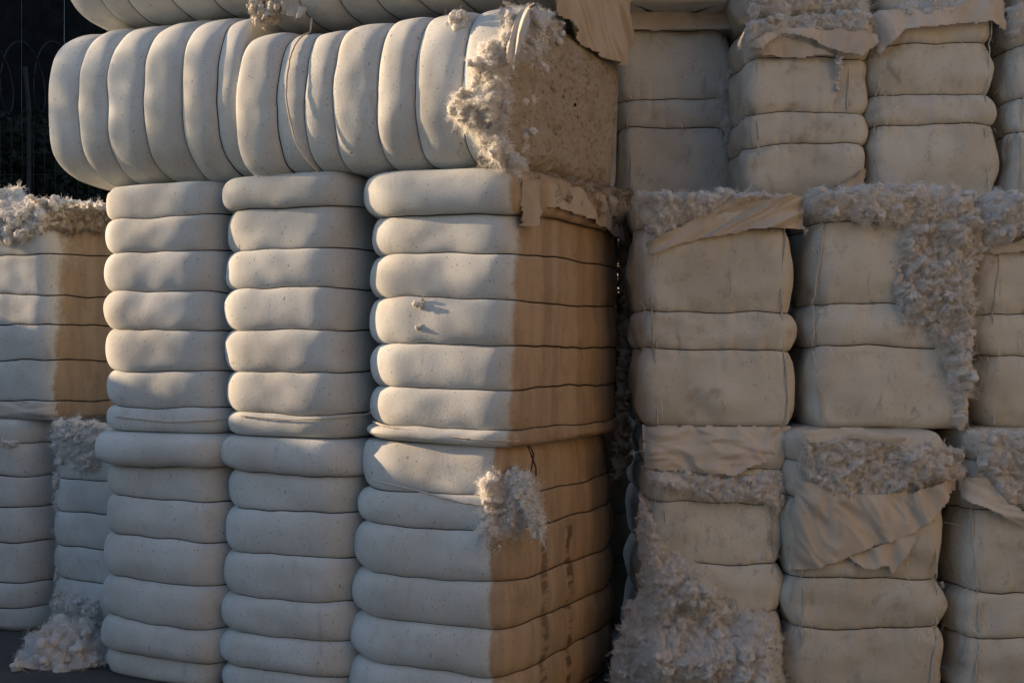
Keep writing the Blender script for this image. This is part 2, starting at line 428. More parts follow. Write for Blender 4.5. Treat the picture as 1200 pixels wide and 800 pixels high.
def fluff(B, poly, mat=None, thick=.06, face='front', seed=1, name='exposed_lint', res=.0085, lump=.05, rough=1.0, nb=220, nf=900, thick_top=None, brad=(.008, .022),
          flen=(.03, .09), edge=.03, wrap=0., stretch=(1, 1), local=False, lockd=3000, llen=(.015, .07), lockper=8):
    """matted lint spilling over a face of the bale: lumpy sheet + clumps + loose fibres"""
    mat = mat or M['lint']
    poly = np.array(poly) if local else face_poly(B, poly, face)
    (u0, v0), (u1, v1) = poly.min(0) - .05, poly.max(0) + .05
    nu, nv = int((u1 - u0) / res) + 2, int((v1 - v0) / res) + 2
    U, Vv = np.meshgrid(np.linspace(u0, u1, nu), np.linspace(v0, v1, nv)); U, Vv = U.ravel(), Vv.ravel()
    Q = np.stack([U, Vv, np.zeros_like(U)], 1)
    sd = poly_sd(np.stack([U, Vv], 1), poly) + .03 * rough * fbm(Q * 9, seed, 3) + .012 * rough * fbm(Q * 40, seed + 1, 2)
    m = np.clip(sd / edge, 0, 1) ** .6
    S3 = np.stack([U * stretch[0], Vv * stretch[1], np.full_like(U, seed * 1.7)], 1)
    ra = .6 + .37 * (seed % 5); S3 = np.stack([(U * cos(ra) + Vv * sin(ra)) * stretch[0], (-U * sin(ra) + Vv * cos(ra)) * stretch[1], .35 * U + .3 * Vv + seed * 1.7], 1)
    wq = np.stack([fbm(S3 * 5, seed + 20, 2), fbm(S3 * 5, seed + 21, 2), fbm(S3 * 5, seed + 22, 2)], 1) * .5
    bl = 1.25 * np.abs(pn(S3 * 10 + wq, seed + 5)) + .85 * np.abs(pn(S3 * 23 + wq * 2, seed + 6)) + .45 * np.abs(pn(S3 * 51, seed + 7)) + .25 * pn(S3 * 95, seed + 8)
    if thick_top is not None: thick = thick_top + (thick - thick_top) * np.clip((v1 - Vv) / (v1 - v0), 0, 1) ** 1.6
    h = -.035 + m * (.035 + thick * (.55 + .75 * pn(S3 * 4.5, seed + 9))) + lump * 1.05 * m * (bl - .25)
    Vs = to_local(B, U, Vv, h, face)
    wv = np.stack([fbm(S3 * 18, seed + 11, 2), fbm(S3 * 18, seed + 12, 2), fbm(S3 * 18, seed + 13, 2)], 1) * .012 * rough * m[:, None]
    Vs = Vs + wv
    if wrap:      # roll the upper edge back over the top of the bale
        top = (B.W if B.lying else B.H) - .02
        ov = np.clip(Vs[:, 2] - top, 0, None)
        ax = 1 if face == 'front' else 0; sg = 1 if face == 'front' else -1
        Vs[:, ax] += sg * ov * wrap
    Fc = grid_faces(nu, nv); keep = (sd[Fc] > 0).all(1); Fc = Fc[keep]
    if face != 'front': Fc = Fc[:, ::-1]
    parts = [compact(Vs, Fc)]
    rs = np.random.RandomState(seed + 99)
    idx = np.where(sd > .004)[0]
    nor = np.array([0, -1, 0.]) if face == 'front' else np.array([1., 0, 0])
    area = len(idx) * res * res; nlk = int(area * lockd); nb = int(nb * (.10 if mat is M['lint_back'] else .5)); nf = int(nf * .5)
    if nb and len(idx):
        wgt = (h[idx] + .08).clip(.01) ; p = rs.choice(idx, nb, p=wgt / wgt.sum())
        r = rs.uniform(0, 1, nb) ** 2 * (brad[1] - brad[0]) + brad[0]
        bc = Vs[p] + nor * r[:, None] * .3
        parts.append(locks(bc, nor[None] + np.random.RandomState(seed).normal(size=(nb, 3)) * .8, r * 2.4, seed + 7, 14, .005))
        parts.append(blobs(Vs[p] + nor * r[:, None] * rs.uniform(-.2, .7, (nb, 1)), r, seed))
    if nlk and len(idx):
        p = rs.choice(idx, nlk)
        parts.append(locks(Vs[p], nor[None] * np.ones((nlk, 1)), rs.uniform(*llen, nlk), seed + 3, lockper))
    if nf and len(idx):
        p = rs.choice(idx, nf)
        parts.append(fibres(Vs[p], nor[None] * np.ones((nf, 1)), rs.uniform(*flen, nf), seed))
    V, T = join(parts)
    o = mesh_obj(name, V, T, mat, B.root)
    return o

def cloth(B, poly, mat=None, h=.02, face='front', seed=1, name='cloth_flap', folds=(14, 3), amp=.02, ang=0., res=.008, fray=.008, nf=90, billow_=.02, wrap=0., local=False, thick=.004):
    """loose torn piece of wrapping: folded sheet with frayed outline"""
    mat = mat or M['cloth']
    poly = np.array(poly) if local else face_poly(B, poly, face)
    (u0, v0), (u1, v1) = poly.min(0) - .03, poly.max(0) + .03
    nu, nv = int((u1 - u0) / res) + 2, int((v1 - v0) / res) + 2
    U, Vv = np.meshgrid(np.linspace(u0, u1, nu), np.linspace(v0, v1, nv)); U, Vv = U.ravel(), Vv.ravel()
    Q = np.stack([U, Vv, np.zeros_like(U)], 1)
    sd = poly_sd(np.stack([U, Vv], 1), poly) + fray * fbm(Q * 12, seed, 2) + fray * .25 * pn(Q * 60, seed + 1)
    ca, sa = cos(ang), sin(ang)
    S3 = np.stack([(U * ca + Vv * sa) * folds[0], (-U * sa + Vv * ca) * folds[1], np.full_like(U, seed * 1.3)], 1)
    w = pn(S3 * .5, seed + 3)
    hh = h + amp * (1.5 * pn(S3 * .7 + w[:, None] * .6, seed + 4) + .9 * (.3 - np.abs(pn(S3 * 1.1 + w[:, None], seed + 5)))) + billow_ * pn(Q * 4, seed + 6)
    hh = np.maximum(hh, .004)
    Vs = to_local(B, U, Vv, hh, face)
    if wrap:
        top = (B.W if B.lying else B.H) - .01
        ov = np.clip(Vs[:, 2] - top, 0, None); ax = 1 if face == 'front' else 0; sg = 1 if face == 'front' else -1
        Vs[:, ax] += sg * ov * wrap
    Fc = grid_faces(nu, nv); keep = (sd[Fc] > 0).all(1); Fc = Fc[keep]
    if face != 'front': Fc = Fc[:, ::-1]
    v, f = compact(Vs, Fc)
    nor = np.array([0, -1, 0.]) if face == 'front' else np.array([1., 0, 0])
    nvv = len(v)
    parts = [(v, f), (v - nor * thick, f[:, ::-1])]
    idx = np.where((sd > 0) & (sd < .012))[0]; rs = np.random.RandomState(seed)
    if nf and len(idx):
        p = rs.choice(idx, nf)
        parts.append(fibres(Vs[p], nor[None] * .3 * np.ones((nf, 1)), rs.uniform(.015, .05, nf), seed, .0009))
    V, T = join(parts)
    return mesh_obj(name, V, T, mat, B.root)

def tuft(B, px, py, r=.03, n=30, face='front', seed=1, mat=None, name='lint_tuft', off=0., nf=60, sq=(1, 1)):
    """small knot of lint sticking out of the cover"""
    L = unproj(B, px, py, face); u, v = (L[0], L[2]) if face == 'front' else (L[1], L[2])
    rs = np.random.RandomState(seed)
    c = to_local(B, np.array([u]), np.array([v]), off, face)[0]
    d = rs.normal(size=(n, 3)) * r * .55 * np.array([sq[0], .8, sq[1]])
    rad = rs.uniform(.18, .5, n) * r
    V1 = blobs(c + d, rad, seed); i = rs.randint(0, n, nf)
    nor = rs.normal(size=(nf, 3)); V2 = fibres(c + d[i], nor, rs.uniform(.5, 1.6, nf) * r, seed + 1)
    return mesh_obj(name, *join([V1, V2]), mat or M['lint'], B.root)

def zb(B_loc, yaw, W, D, px, pys):
    """heights on a bale's front plane of photo rows pys, seen at column px"""
    b = Bale(); b.loc = np.array(B_loc, float); b.yaw = yaw; b.D = D; b.Wx = W
    return [float(unproj(b, px, y)[2]) for y in pys]
def xb(B_loc, yaw, W, D, py, pxs):
    b = Bale(); b.loc = np.array(B_loc, float); b.yaw = yaw; b.D = D; b.Wx = W
    return [float(unproj(b, x, py)[0]) for x in pxs]

def at_corner(cx_, cy_, yaw, W, D, z):
    """location of a bale from its front right corner"""
    p = yawmat(yaw) @ np.array([-W / 2, D / 2, 0]); return (cx_ + p[0], cy_ + p[1], z)

# ================================================================== FRONT ROW
YAW = radians(-26.7); DIR = np.array([cos(YAW), sin(YAW)]); INW = np.array([-sin(YAW), cos(YAW)])
ROW0 = np.array([-.3595, 6.344])                      # middle of the right-hand column's front
W0, D0, H0 = .862, 1.33, 1.4
def rowloc(t, z, d=D0, push=0.):
    p = ROW0 + DIR * t + INW * (d / 2 + push); return (p[0], p[1], z)
def norm_bands(zs, H):
    zs = sorted(zs); zs[0] = 0.; zs[-1] = H; return zs
GS = 'upright cotton bales of the front row'
GT = 'cotton bales lying on the front row'

def stand(t, z, px, pys, label, mat, seed, boff=None, W=W0, H=H0, yaw=0., push=0., d=D0, **k):
    loc = rowloc(t, z, d, push)
    zs = [q - 0 for q in zb(loc, YAW + yaw, W, d, px, pys)]
    zs = norm_bands(zs, H)
    return bale(label, GS, loc, YAW + yaw, W, d, H, zs, mat, boff, seed=seed, **k)

HU = 1.405
A2 = stand(-1.895, HU, 190, [510, 478, 436, 387, 340, 293, 253, 216],
           'upper white bale of the leftmost front column, its top edge rolled over to the left', M['front'], 3,
           [.0, -.004, .004, .004, 0, -.004, -.012, .05], nl=3.8, nr=5.5, W=.93, yaw=radians(1.5), d=1.05)
A1 = stand(-1.905, 0, 188, [806, 773, 733, 684, 634, 586, 546, 511],
           'lower bluish white bale of the leftmost front column, standing on the asphalt', M['front'], 4,
           [-.025, .018, .012, .01, 0, -.01, .065], nl=3.8, nr=5.5, W=.97, yaw=radians(-1), d=1.05)
B2 = stand(-1.015, HU, 343, [524, 486, 435, 386, 338, 291, 240, 210],
           'upper white bale of the middle front column with a pinched rolled top band', M['front'], 5,
           [.0, .006, .004, .002, -.004, -.016, .018], nl=3.8, nr=5.5, W=.90, yaw=radians(-.5), d=1.05)
B1 = stand(-1.045, 0, 336, [828, 790, 748, 704, 652, 600, 556, 525],
           'lower bluish white bale of the middle front column with evenly bulging bands', M['front'], 6,
           [.0, .02, .016, .01, .002, -.012, .035], nl=3.8, nr=5.5, W=.92, d=1.05)
C2 = stand(-.095, HU, 506, [538, 500, 453, 403, 349, 296, 250, 208],
           'upper bale of the right front column, sunlit white front and right side tinted for warm bounce light', M['front_bounce_side'], 7,
           [.012, .0, .0, .006, .0, -.01, .05], nl=3.3, nr=9.0, H=1.365, tilt=(0, radians(1.6)), nback=3.0, d=1.75, W=1.03)
C1 = stand(-.185, 0, 484, [852, 838, 782, 728, 676, 618, 578, 539],
           'lower bale of the right front column with a hanging lint tuft and greasy side tinted for warm bounce light', M['front_streak'], 8,
           [.0, .03, .03, .024, .016, .0, -.022], nl=3.3, nr=9.0, nback=3.0, d=1.74, W=1.07, wob=.02)

def lie(t0, t1, z, py, pxs, H, label, mat, seed, boff=None, push=0., d=1.33, **k):
    Ln = t1 - t0; loc = rowloc((t0 + t1) / 2, z, d, push)
    xs = sorted(xb(loc, YAW, Ln, d, py, pxs)); xs = [x + Ln / 2 for x in xs]; xs[0] = 0; xs[-1] = Ln
    return bale(label, GT, loc, YAW, H, d, Ln, xs, mat, boff, seed=seed, lying=True, **k)
ZT = 2 * HU
T1 = lie(-2.64, -1.22, ZT, 120, [62, 97, 130, 174, 217, 258, 291], .98,
         'bale lying on its side at the left, dark trees behind its end', M['front'], 9,
         [-.02, -.01, 0, .0, 0, -.02], tilt=(0, radians(.8)), nl=4.2, nr=4.2, sag=.07, g=(.02, .036, .02), wob=.016)
T2 = lie(-1.22, .395, ZT - .055, 115, [288, 333, 365, 398, 449, 494, 548, 603], .79,
         'sideways bale with white lint bursting from its torn brown end', M['front'], 10,
         [.012, -.012, -.012, .0, .004, .004, 0], tilt=(0, radians(1.9)), nl=9, nr=9, sag=.11, g=(.02, .036, .02), open_end=True, wob=.016)
T3 = lie(-2.55, -1.16, ZT + .97, 5, [88, 115, 143, 190, 235, 277, 296], .80,
         'bale cut by the top of the frame, lying on the leftmost sideways bale', M['front'], 11, nl=4.5, nr=4.5, sag=.05, g=(.02, .03, .02), push=.03)
T4 = lie(-1.16, .45, ZT + .785, 5, [298, 345, 388, 430, 475, 518, 570, 606], .80,
         'bale cut by the frame top, loose cloth hanging over the torn end below', M['front'], 12, nl=4.5, nr=4.5, sag=.05, g=(.02, .03, .02), push=.03)

# torn right end of the lying bale: packed brown lint
def end_face(B, mat, seed, name='packed_lint_end'):
    n = len(B.endring); rows = []
    cen = B.endring.mean(0)
    for c in np.linspace(1.0, .02, 60):
        P = cen + (B.endring - cen) * c
        P = P.copy(); q = P * np.array([1, 1, 1])
        P[:, 2] = B.H - .05 + .085 * (1 - c ** 9) + .028 * billow(np.stack([P[:, 0] * 6, P[:, 1] * 9, 0 * P[:, 0]], 1), seed, 4, .6) - .006 + .006 * pn(P * np.array([60, 40, 1]), seed + 9)
        rows.append(P)
    V = np.concatenate(rows); Fc = grid_faces(n, len(rows), True)
    return mesh_obj(name, B.tr(V), Fc[:, ::-1], mat, B.root)
end_face(T2, M['lint_brown'], 4)

# lint and cloth on the front row
fluff(T2, [(600, 6), (632, 2), (640, 20), (636, 60), (608, 75), (606, 110), (602, 150), (608, 208), (562, 208), (575, 180), (566, 160), (548, 148), (538, 132),
           (548, 118), (566, 100), (562, 70), (574, 52), (592, 45)], thick=.06, seed=31, nb=420, nf=900, lump=.085, edge=.05, res=.006, brad=(.006, .02), lockd=9000, lockper=12)
fluff(T2, [(604, 20), (640, 14), (650, 40), (632, 70), (616, 110), (612, 170), (616, 212), (604, 212)], face='right', thick=.01, seed=32, nb=120, nf=500, lump=.05)
cloth(T2, [(592, 0), (630, 0), (640, 30), (636, 60), (624, 88), (612, 66), (602, 34), (594, 20)], h=.13, seed=33, folds=(34, 2), amp=.03, nf=160)
cloth(T2, [(552, 196), (572, 178), (582, 182), (566, 207), (550, 206)], h=.05, seed=34, folds=(20, 6), amp=.02)
tuft(T2, 535, 27, .045, 60, seed=35, nf=120)
tuft(T2, 300, 14, .06, 50, seed=36, nf=260, sq=(1.2, 1.0), mat=M['cloth'], name='tied_cloth_knot', off=.02)
cloth(T2, [(282, 12), (300, 4), (330, 6), (352, 12), (345, 26), (318, 20), (298, 34), (284, 30)], h=.06, seed=37, folds=(30, 8), amp=.03)
cloth(T4, [(640, -60), (736, -60), (732, 8), (728, 82), (708, 74), (684, 60), (662, 36), (646, 20), (640, 4)], M['cloth_warm'], face='right', h=.05, seed=38, folds=(16, 2.5), amp=.03, ang=radians(35), nf=60, fray=.004)
cloth(C2, [(606, 206), (640, 212), (700, 225), (745, 240), (748, 268), (742, 290), (726, 284), (700, 266), (668, 250), (630, 240), (622, 262), (610, 262)], M['cloth_warm'], face='right', h=.02, seed=39, folds=(10, 4), amp=.03, nf=260, ang=.4)
fluff(C2, [(628, 214), (700, 226), (716, 238), (716, 262), (660, 246), (630, 238)], M['lint_brown'], face='right', thick=.015, lump=.02, seed=40, nb=60, nf=200)
fluff(C2, [(732, 262), (748, 262), (748, 420), (744, 540), (726, 560), (726, 450), (734, 360)], M['lint_brown'], face='right', thick=.03, lump=.05, seed=41, nb=300, nf=1200)
fluff(C1, [(566, 552), (588, 548), (610, 560), (622, 596), (632, 618), (622, 636), (604, 612), (596, 640), (574, 662), (562, 630), (566, 600), (560, 575)], thick=.05, seed=42, nb=260, nf=900, lump=.06, edge=.05, res=.006, brad=(.006, .018), stretch=(1.4, .7), lockd=9000, lockper=12)
tuft(C2, 490, 358, .032, 14, seed=43, nf=30); tuft(C2, 489, 381, .016, 8, seed=44, nf=14)
tuft(B2, 277, 246, .05, 40, seed=45, nf=90, off=-.10); tuft(A2, 130, 352, .03, 26, seed=46, nf=50, off=-.12)
fluff(T2, [(606, 196), (660, 200), (732, 216), (738, 244), (690, 234), (640, 222), (606, 216)], M['lint_brown'], face='right', thick=.05, lump=.04, seed=48, nb=60, nf=500)
# wire knots and dangling ends on the greasy side
for i, (kx, ky) in enumerate(((670, 600), (662, 653), (657, 704), (650, 758))):
    L = unproj(C1, kx, ky, 'right'); rs = random.Random(i)
    pts = [(L[0] + .006, L[1] + .02 * cos(a), L[2] + .012 * sin(a)) for a in np.linspace(0, 9, 26)]
    pts = [(p[0] + .004 * sin(3 * j), p[1] + rs.uniform(-.003, .003), p[2]) for j, p in enumerate(pts)]
    v, f = tube(pts, .004, 5); mesh_obj('wire_knot', v, f, M['wire'], C1.root)
L = unproj(C2, 616, 528, 'right')
for s in (0, 1):
    v, f = tube([(L[0] + .01, L[1] + .02 * s, L[2] + .04), (L[0] + .035, L[1] + .03 * s - .01, L[2]), (L[0] + .03, L[1] + .06 - .05 * s, L[2] - .07), (L[0] + .012, L[1] + .10 - .07 * s, L[2] - .12)], .004, 5)
    mesh_obj('wire_end', v, f, M['wire'], C2.root)
# folded seams on the wrap
def seam(B, pts, face='front', r=.006, h=.004, mat=None, name='stitched_seam', seed=1):
    P = []
    for x, y in pts:
        l = unproj(B, x, y, face); P.append((l[0], l[2]) if face == 'front' else (l[1], l[2]))
    P = np.array(P); t = np.linspace(0, len(P) - 1, 60)
    u = np.interp(t, np.arange(len(P)), P[:, 0]); v = np.interp(t, np.arange(len(P)), P[:, 1])
    Q = to_local(B, u, v, np.full(60, h), face)
    Q = Q + .003 * np.stack([pn(Q * 40, seed), pn(Q * 40, seed + 1), pn(Q * 40, seed + 2)], 1)
    vv, f = tube(Q, r, 6); return mesh_obj(name, vv, f, mat or M['cloth'], B.root)
seam(T2, [(352, 22), (347, 70), (348, 120), (356, 170), (370, 205)], r=.005)
seam(B2, [(282, 487), (340, 492), (400, 489), (425, 480)], r=.004)
seam(C2, [(428, 497), (500, 508), (560, 513), (598, 514)], r=.006)
seam(C1, [(435, 562), (480, 572), (540, 588), (562, 592)], r=.005)
seam(A2, [(135, 488), (200, 494), (262, 492)], r=.004)

# ================================================================== LEFT STACK
GL = 'cotton bales of the left stack'
LC = (-2.985, 8.33)
l2 = at_corner(*LC, YAW, .86, D0, 1.40)
L2 = bale('left edge bale with raw white lint heaped on top and right side tinted for warm bounce light', GL, l2, YAW, .86, D0, 1.36,
          norm_bands(zb(l2, YAW, .86, D0, 30, [487, 470, 423, 381, 345, 296, 262, 238]), 1.36), M['left_bounce_side'], nl=3., nr=8., g=(.04, .014, .006), seed=13)
l1 = at_corner(-3.17, 8.36, YAW, .86, D0, 0)
L1 = bale('lower bale at the left edge, flat bands above the asphalt', GL, l1, YAW, .86, D0, 1.4,
          norm_bands(zb(l1, YAW, .86, D0, 25, [745, 715, 685, 637, 596, 558, 520, 488]), 1.4), M['front'], nl=3., nr=4., g=(.04, .016, .02), seed=14)
m1 = at_corner(-2.22, 7.92, YAW, .97, D0, 0)
M1 = bale('short ragged bale in the lower left gap with frayed edge and lint', GL, m1, YAW, .97, D0, 1.34,
          norm_bands(zb(m1, YAW, .97, D0, 95, [757, 728, 682, 644, 602, 562, 520, 497]), 1.34), M['front'], nl=4., nr=4., g=(.03, .016, .02), seed=15, boff=[.0, .02, .02, .012, .01, .0, .0])
fluff(L2, [(-60, 222), (10, 218), (30, 232), (62, 234), (62, 262), (50, 270), (30, 284), (-60, 288)], thick=.05, seed=51, nb=420, nf=900, lump=.07, brad=(.01, .035), wrap=.6)
fluff(L2, [(62, 238), (140, 246), (140, 270), (104, 274), (62, 272)], M['lint_brown'], face='right', thick=.012, lump=.018, seed=52, nb=60, nf=200)  # brown here is painted warm bounce light on the lint
fluff(L2, [(50, 230), (142, 236), (142, 246), (62, 242)], face='right', thick=.02, lump=.03, seed=53, nb=80, nf=200, wrap=.7)
fluff(M1, [(48, 494), (90, 488), (128, 498), (128, 540), (100, 560), (84, 540), (66, 545), (56, 520)], thick=.03, seed=54, nb=200, nf=1300, lump=.05, stretch=(1.3, .8))
fluff(M1, [(55, 540), (62, 540), (64, 590), (62, 640), (62, 690), (52, 690), (54, 620)], thick=.012, seed=55, nb=60, nf=800, lump=.03, edge=.02, flen=(.03, .07))
fluff(M1, [(40, 696), (70, 690), (122, 696), (122, 756), (84, 764), (50, 756), (30, 742)], thick=.09, seed=56, nb=360, nf=1600, lump=.08, edge=.06, stretch=(1.3, .8))
fluff(L1, [(0, 514), (18, 516), (16, 524), (0, 522)], thick=.01, seed=57, nb=30, nf=120, lump=.02)
cloth(L2, [(-60, 470), (60, 471), (60, 488), (-60, 486)], h=.012, seed=58, folds=(4, 20), amp=.014, nf=60)
tuft(M1, 60, 560, .03, 20, seed=59, nf=100)

def heap(x, y, rx, ry, h, label, seed):
    rs = np.random.RandomState(seed)
    n = 110; an = np.linspace(0, 2 * pi, n, endpoint=False); V = []
    for k in np.linspace(1, 0, 40):
        V.append(np.stack([rx * k * np.cos(an), ry * k * np.sin(an), h * (1 - k ** 2.2) + 0 * an], 1))
    V = np.concatenate(V); q = V * np.array([9, 9, 9.])
    d = (np.abs(pn(q, seed)) + .6 * np.abs(pn(q * 2.3, seed + 1)) + .3 * np.abs(pn(q * 5, seed + 2)) - .35) * .12
    nr = V / np.array([rx, ry, h]) + np.array([0, 0, .4]); nr /= np.linalg.norm(nr, axis=1)[:, None]
    V = V + nr * d[:, None]; V[:, 2] = np.maximum(V[:, 2], -.01)
    i = rs.randint(0, len(V), 1600); j = rs.randint(0, len(V), 60)
    parts = [(V, grid_faces(n, 40, True)), locks(V[i], nr[i], rs.uniform(.03, .09, 1600), seed, 14, .008, sag=1.), blobs(V[j], rs.uniform(.015, .04, 60), seed)]
    o = mesh_obj('lint_heap', *join(parts), M['lint']); o.location = (x, y, 0)
    tag(o, label, 'cotton lint'); return o
heap(-2.66, 7.64, .25, .19, .2, 'fluffy heap of loose white lint on the asphalt at the lower left', 5)

# ================================================================== RIGHT WALL
GR = 'wide beige bales of the right hand wall'
GU = 'bales of the upper tier on the right hand wall'
RY = 6.8
def wallbale(px0, px1, Yf, z, H, pys, label, mat, seed, group, D=1.4, yaw=0., **k):
    x0, x1 = (px0 - CX) / F * Yf, (px1 - CX) / F * Yf
    W = x1 - x0 - .006; loc = ((x0 + x1) / 2, Yf + D / 2, z)
    zs = norm_bands(zb(loc, yaw, W, D, (px0 + px1) / 2, pys), H)
    a = dict(nl=9., nr=9., g=(.04, .034, .04), lump=.026, wob=.024, end_round=.08, pleat=.012, N=460); a.update(k)
    return bale(label, group, loc, yaw, W, D, H, zs, mat, seed=seed, **a)
R1 = wallbale(750, 941, RY, 1.445, 1.25, [502, 410, 364, 268, 228], 'beige bale right of the dark gap with a diagonal cloth roll on top', M['back'], 21, GR, tilt=(0, radians(.4)))
R2 = wallbale(943, 1146, RY, 1.445, 1.25, [502, 408, 356, 262, 226], 'beige bale spilling a tall shaggy fall of lint down its right edge', M['back2'], 22, GR)
R3 = wallbale(1148, 1350, RY + .02, 1.445, 1.25, [504, 416, 366, 286, 230], 'bale at the right edge of the frame under a snowy lint cap', M['back'], 23, GR)
R1l = wallbale(752, 922, RY, 0, 1.445, [822, 718, 660, 590, 550, 503], 'torn bale at the foot of the dark gap with a great shaggy heap of lint', M['back2'], 24, GR)
R2l = wallbale(922, 1118, RY - .08, 0, 1.445, [824, 738, 681, 585, 540, 500], 'bale half covered by a hanging torn grey cloth below a lint band', M['back'], 25, GR, tilt=(0, radians(.6)))
R3l = wallbale(1119, 1320, RY - .05, 0, 1.445, [824, 748, 698, 600, 540, 504], 'bale in the lower right corner with a lint filled cloth sling', M['back2'], 26, GR, tilt=(0, radians(.8)))
UY = 7.2; ZU = 2.69
U0 = wallbale(726, 866, 7.75, ZU, 1.2, [238, 150, 116, 36, 12], 'upper beige bale beside the torn end of the sideways bale', M['back2'], 27, GU, D=1.05)
U1 = wallbale(869, 1021, UY, ZU, 1.06, [238, 168, 133, 68, 18], 'upper bale with a lint cushion and pointed hanging cloth on top', M['back'], 28, GU, D=1.05)
U2 = wallbale(1022, 1178, UY, ZU, 1.09, [238, 147, 110, 50, 2], 'upper bale under a wide draped cloth with one lifted corner', M['back'], 29, GU, D=1.05, tilt=(0, radians(-.6)))
U3 = wallbale(1180, 1330, UY, ZU, 1.12, [238, 155, 115, 50, 8], 'upper bale at the right edge of the frame with lint on its shoulder', M['back2'], 30, GU, D=1.05)
G2 = wallbale(552, 722, 7.8, ZU, 1.2, [238, 150, 116, 36, 12], 'added bale almost hidden behind the torn end, blocking sun from its neighbour', M['back2'], 67, GU, D=1.05)  # bale added to keep sun off the side of its neighbour
V0 = wallbale(726, 866, 7.45, ZU + 1.21, 1.2, [8, -60, -120, -200], 'topmost bale cut off by the frame, beside the hanging warm cloth', M['back2'], 61, GU, D=1.0)
V1 = wallbale(868, 1019, UY + .03, ZU + 1.07, 1.2, [16, -40, -90, -200], 'topmost bale cut off by the frame with grey lint along its foot', M['back2'], 62, GU, D=1.0)
V2 = wallbale(1024, 1180, UY + .06, ZU + 1.10, 1.2, [2, -60, -120, -200], 'topmost bale cut off by the frame above the wide draped cloth', M['back2'], 63, GU, D=1.0)

V3 = wallbale(1184, 1340, UY + .05, ZU + 1.125, 1.2, [2, -60, -120, -200], 'topmost bale cut off by the upper right corner of the frame', M['back2'], 64, GU, D=1.0)
G1 = wallbale(630, 752, 8.5, 1.43, 1.3, [495, 402, 372, 300, 236], 'bale painted dark for shade deep in the gap, upper of two', M['gap_shade'], 65, GR, D=1.2)
G0 = wallbale(630, 750, 8.5, 0, 1.43, [740, 660, 600, 550, 495], 'bale painted dark for shade at the bottom of the gap', M['gap_shade'], 66, GR, D=1.2)
lb = M['lint_back']
for B_, sd_ in ((R1, 1), (R2, 2), (R3, 3), (R1l, 4), (R2l, 5), (R3l, 6), (U0, 7), (U1, 8), (U2, 9), (U3, 10)):
    rs_ = np.random.RandomState(sd_)
    for sx in (-1, 1):
        u_ = sx * (B_.W / 2 - rs_.uniform(.05, .11)); z_ = np.linspace(.03, B_.H - .05, 90)
        uu = u_ + .02 * np.sin(z_ * 5 + sd_) + .012 * pn(np.stack([z_ * 6, 0 * z_, 0 * z_], 1), sd_)
        g_ = np.array([min(abs(z - q[0]) for q in B_.wirez) for z in z_])
        Q_ = to_local(B_, uu, z_, -.004 - .03 * np.exp(-(g_ / .025) ** 2), 'front')
        vv_, ff_ = tube(Q_, .0045, 5); mesh_obj('sewn_seam', vv_, ff_, M['back'], B_.root)
fluff(R1, [(745, 224), (860, 222), (935, 230), (900, 236), (850, 246), (800, 262), (770, 282), (748, 262)], lb, thick=.04, seed=71, nb=200, nf=500, lump=.05, wrap=.7)
cloth(R1, [(756, 302), (754, 284), (800, 262), (850, 236), (890, 227), (942, 229), (944, 268), (900, 268), (850, 276), (800, 286)], h=.035, seed=72, folds=(4, 20), ang=radians(28), amp=.03, wrap=.6)
fluff(R2, [(944, 222), (1000, 218), (1060, 214), (1120, 215), (1150, 222), (1152, 250), (1120, 258), (1060, 264), (1000, 262), (946, 250)], lb, thick=.07, seed=73, nb=420, nf=900, lump=.06, wrap=.5)
fluff(R2, [(1062, 262), (1110, 250), (1155, 240), (1160, 290), (1148, 330), (1146, 420), (1140, 470), (1132, 512), (1116, 500), (1108, 440), (1090, 400), (1060, 380), (1040, 340), (1044, 300)],
      lb, thick=.09, seed=74, nb=620, nf=2200, lump=.09, edge=.07, stretch=(1.2, .8))
fluff(R3, [(1146, 226), (1360, 222), (1360, 268), (1210, 268), (1186, 286), (1150, 292)], lb, thick=.08, seed=75, nb=400, nf=800, lump=.06, wrap=.5)
cloth(R3, [(1156, 290), (1186, 284), (1215, 270), (1350, 272), (1350, 290), (1160, 298)], h=.02, seed=76, folds=(6, 16), amp=.02)
fluff(R1l, [(756, 548), (800, 552), (860, 556), (926, 552), (930, 584), (924, 600), (890, 588), (840, 586), (790, 576), (758, 572)], lb, thick=.035, seed=77, nb=220, nf=700, lump=.05)
cloth(R1l, [(754, 498), (930, 500), (932, 524), (900, 540), (860, 556), (756, 550)], h=.03, seed=78, folds=(8, 14), amp=.03, ang=-.2, wrap=.5)
fluff(R1l, [(752, 584), (764, 604), (786, 646), (832, 662), (852, 690), (880, 712), (912, 726), (924, 760), (924, 850), (706, 850), (718, 770), (736, 715), (752, 690), (750, 640)],
      lb, thick=.46, thick_top=.06, seed=79, nb=1100, nf=3600, lump=.10, edge=.16, stretch=(1.35, .7), brad=(.008, .02), lockd=5000)
fluff(R2l, [(934, 512), (980, 508), (1060, 520), (1132, 524), (1132, 560), (1080, 566), (1040, 578), (990, 584), (944, 570), (932, 548)], lb, thick=.06, seed=80, nb=400, nf=900, lump=.06)
cloth(R2l, [(930, 502), (1000, 500), (1060, 512), (1040, 520), (990, 514), (934, 522)], h=.06, seed=81, folds=(5, 16), amp=.02, wrap=.5)
cloth(R2l, [(930, 560), (990, 578), (1060, 574), (1122, 556), (1122, 572), (1094, 600), (1070, 622), (1010, 644), (960, 664), (922, 672)], h=.045, seed=82, folds=(16, 5), amp=.028, ang=radians(32), nf=240)
cloth(R2l, [(990, 650), (1030, 636), (1066, 612), (1078, 620), (1060, 650), (1044, 676), (1036, 662), (1010, 668)], h=.03, seed=83, folds=(14, 5), amp=.024, ang=.5, nf=200)
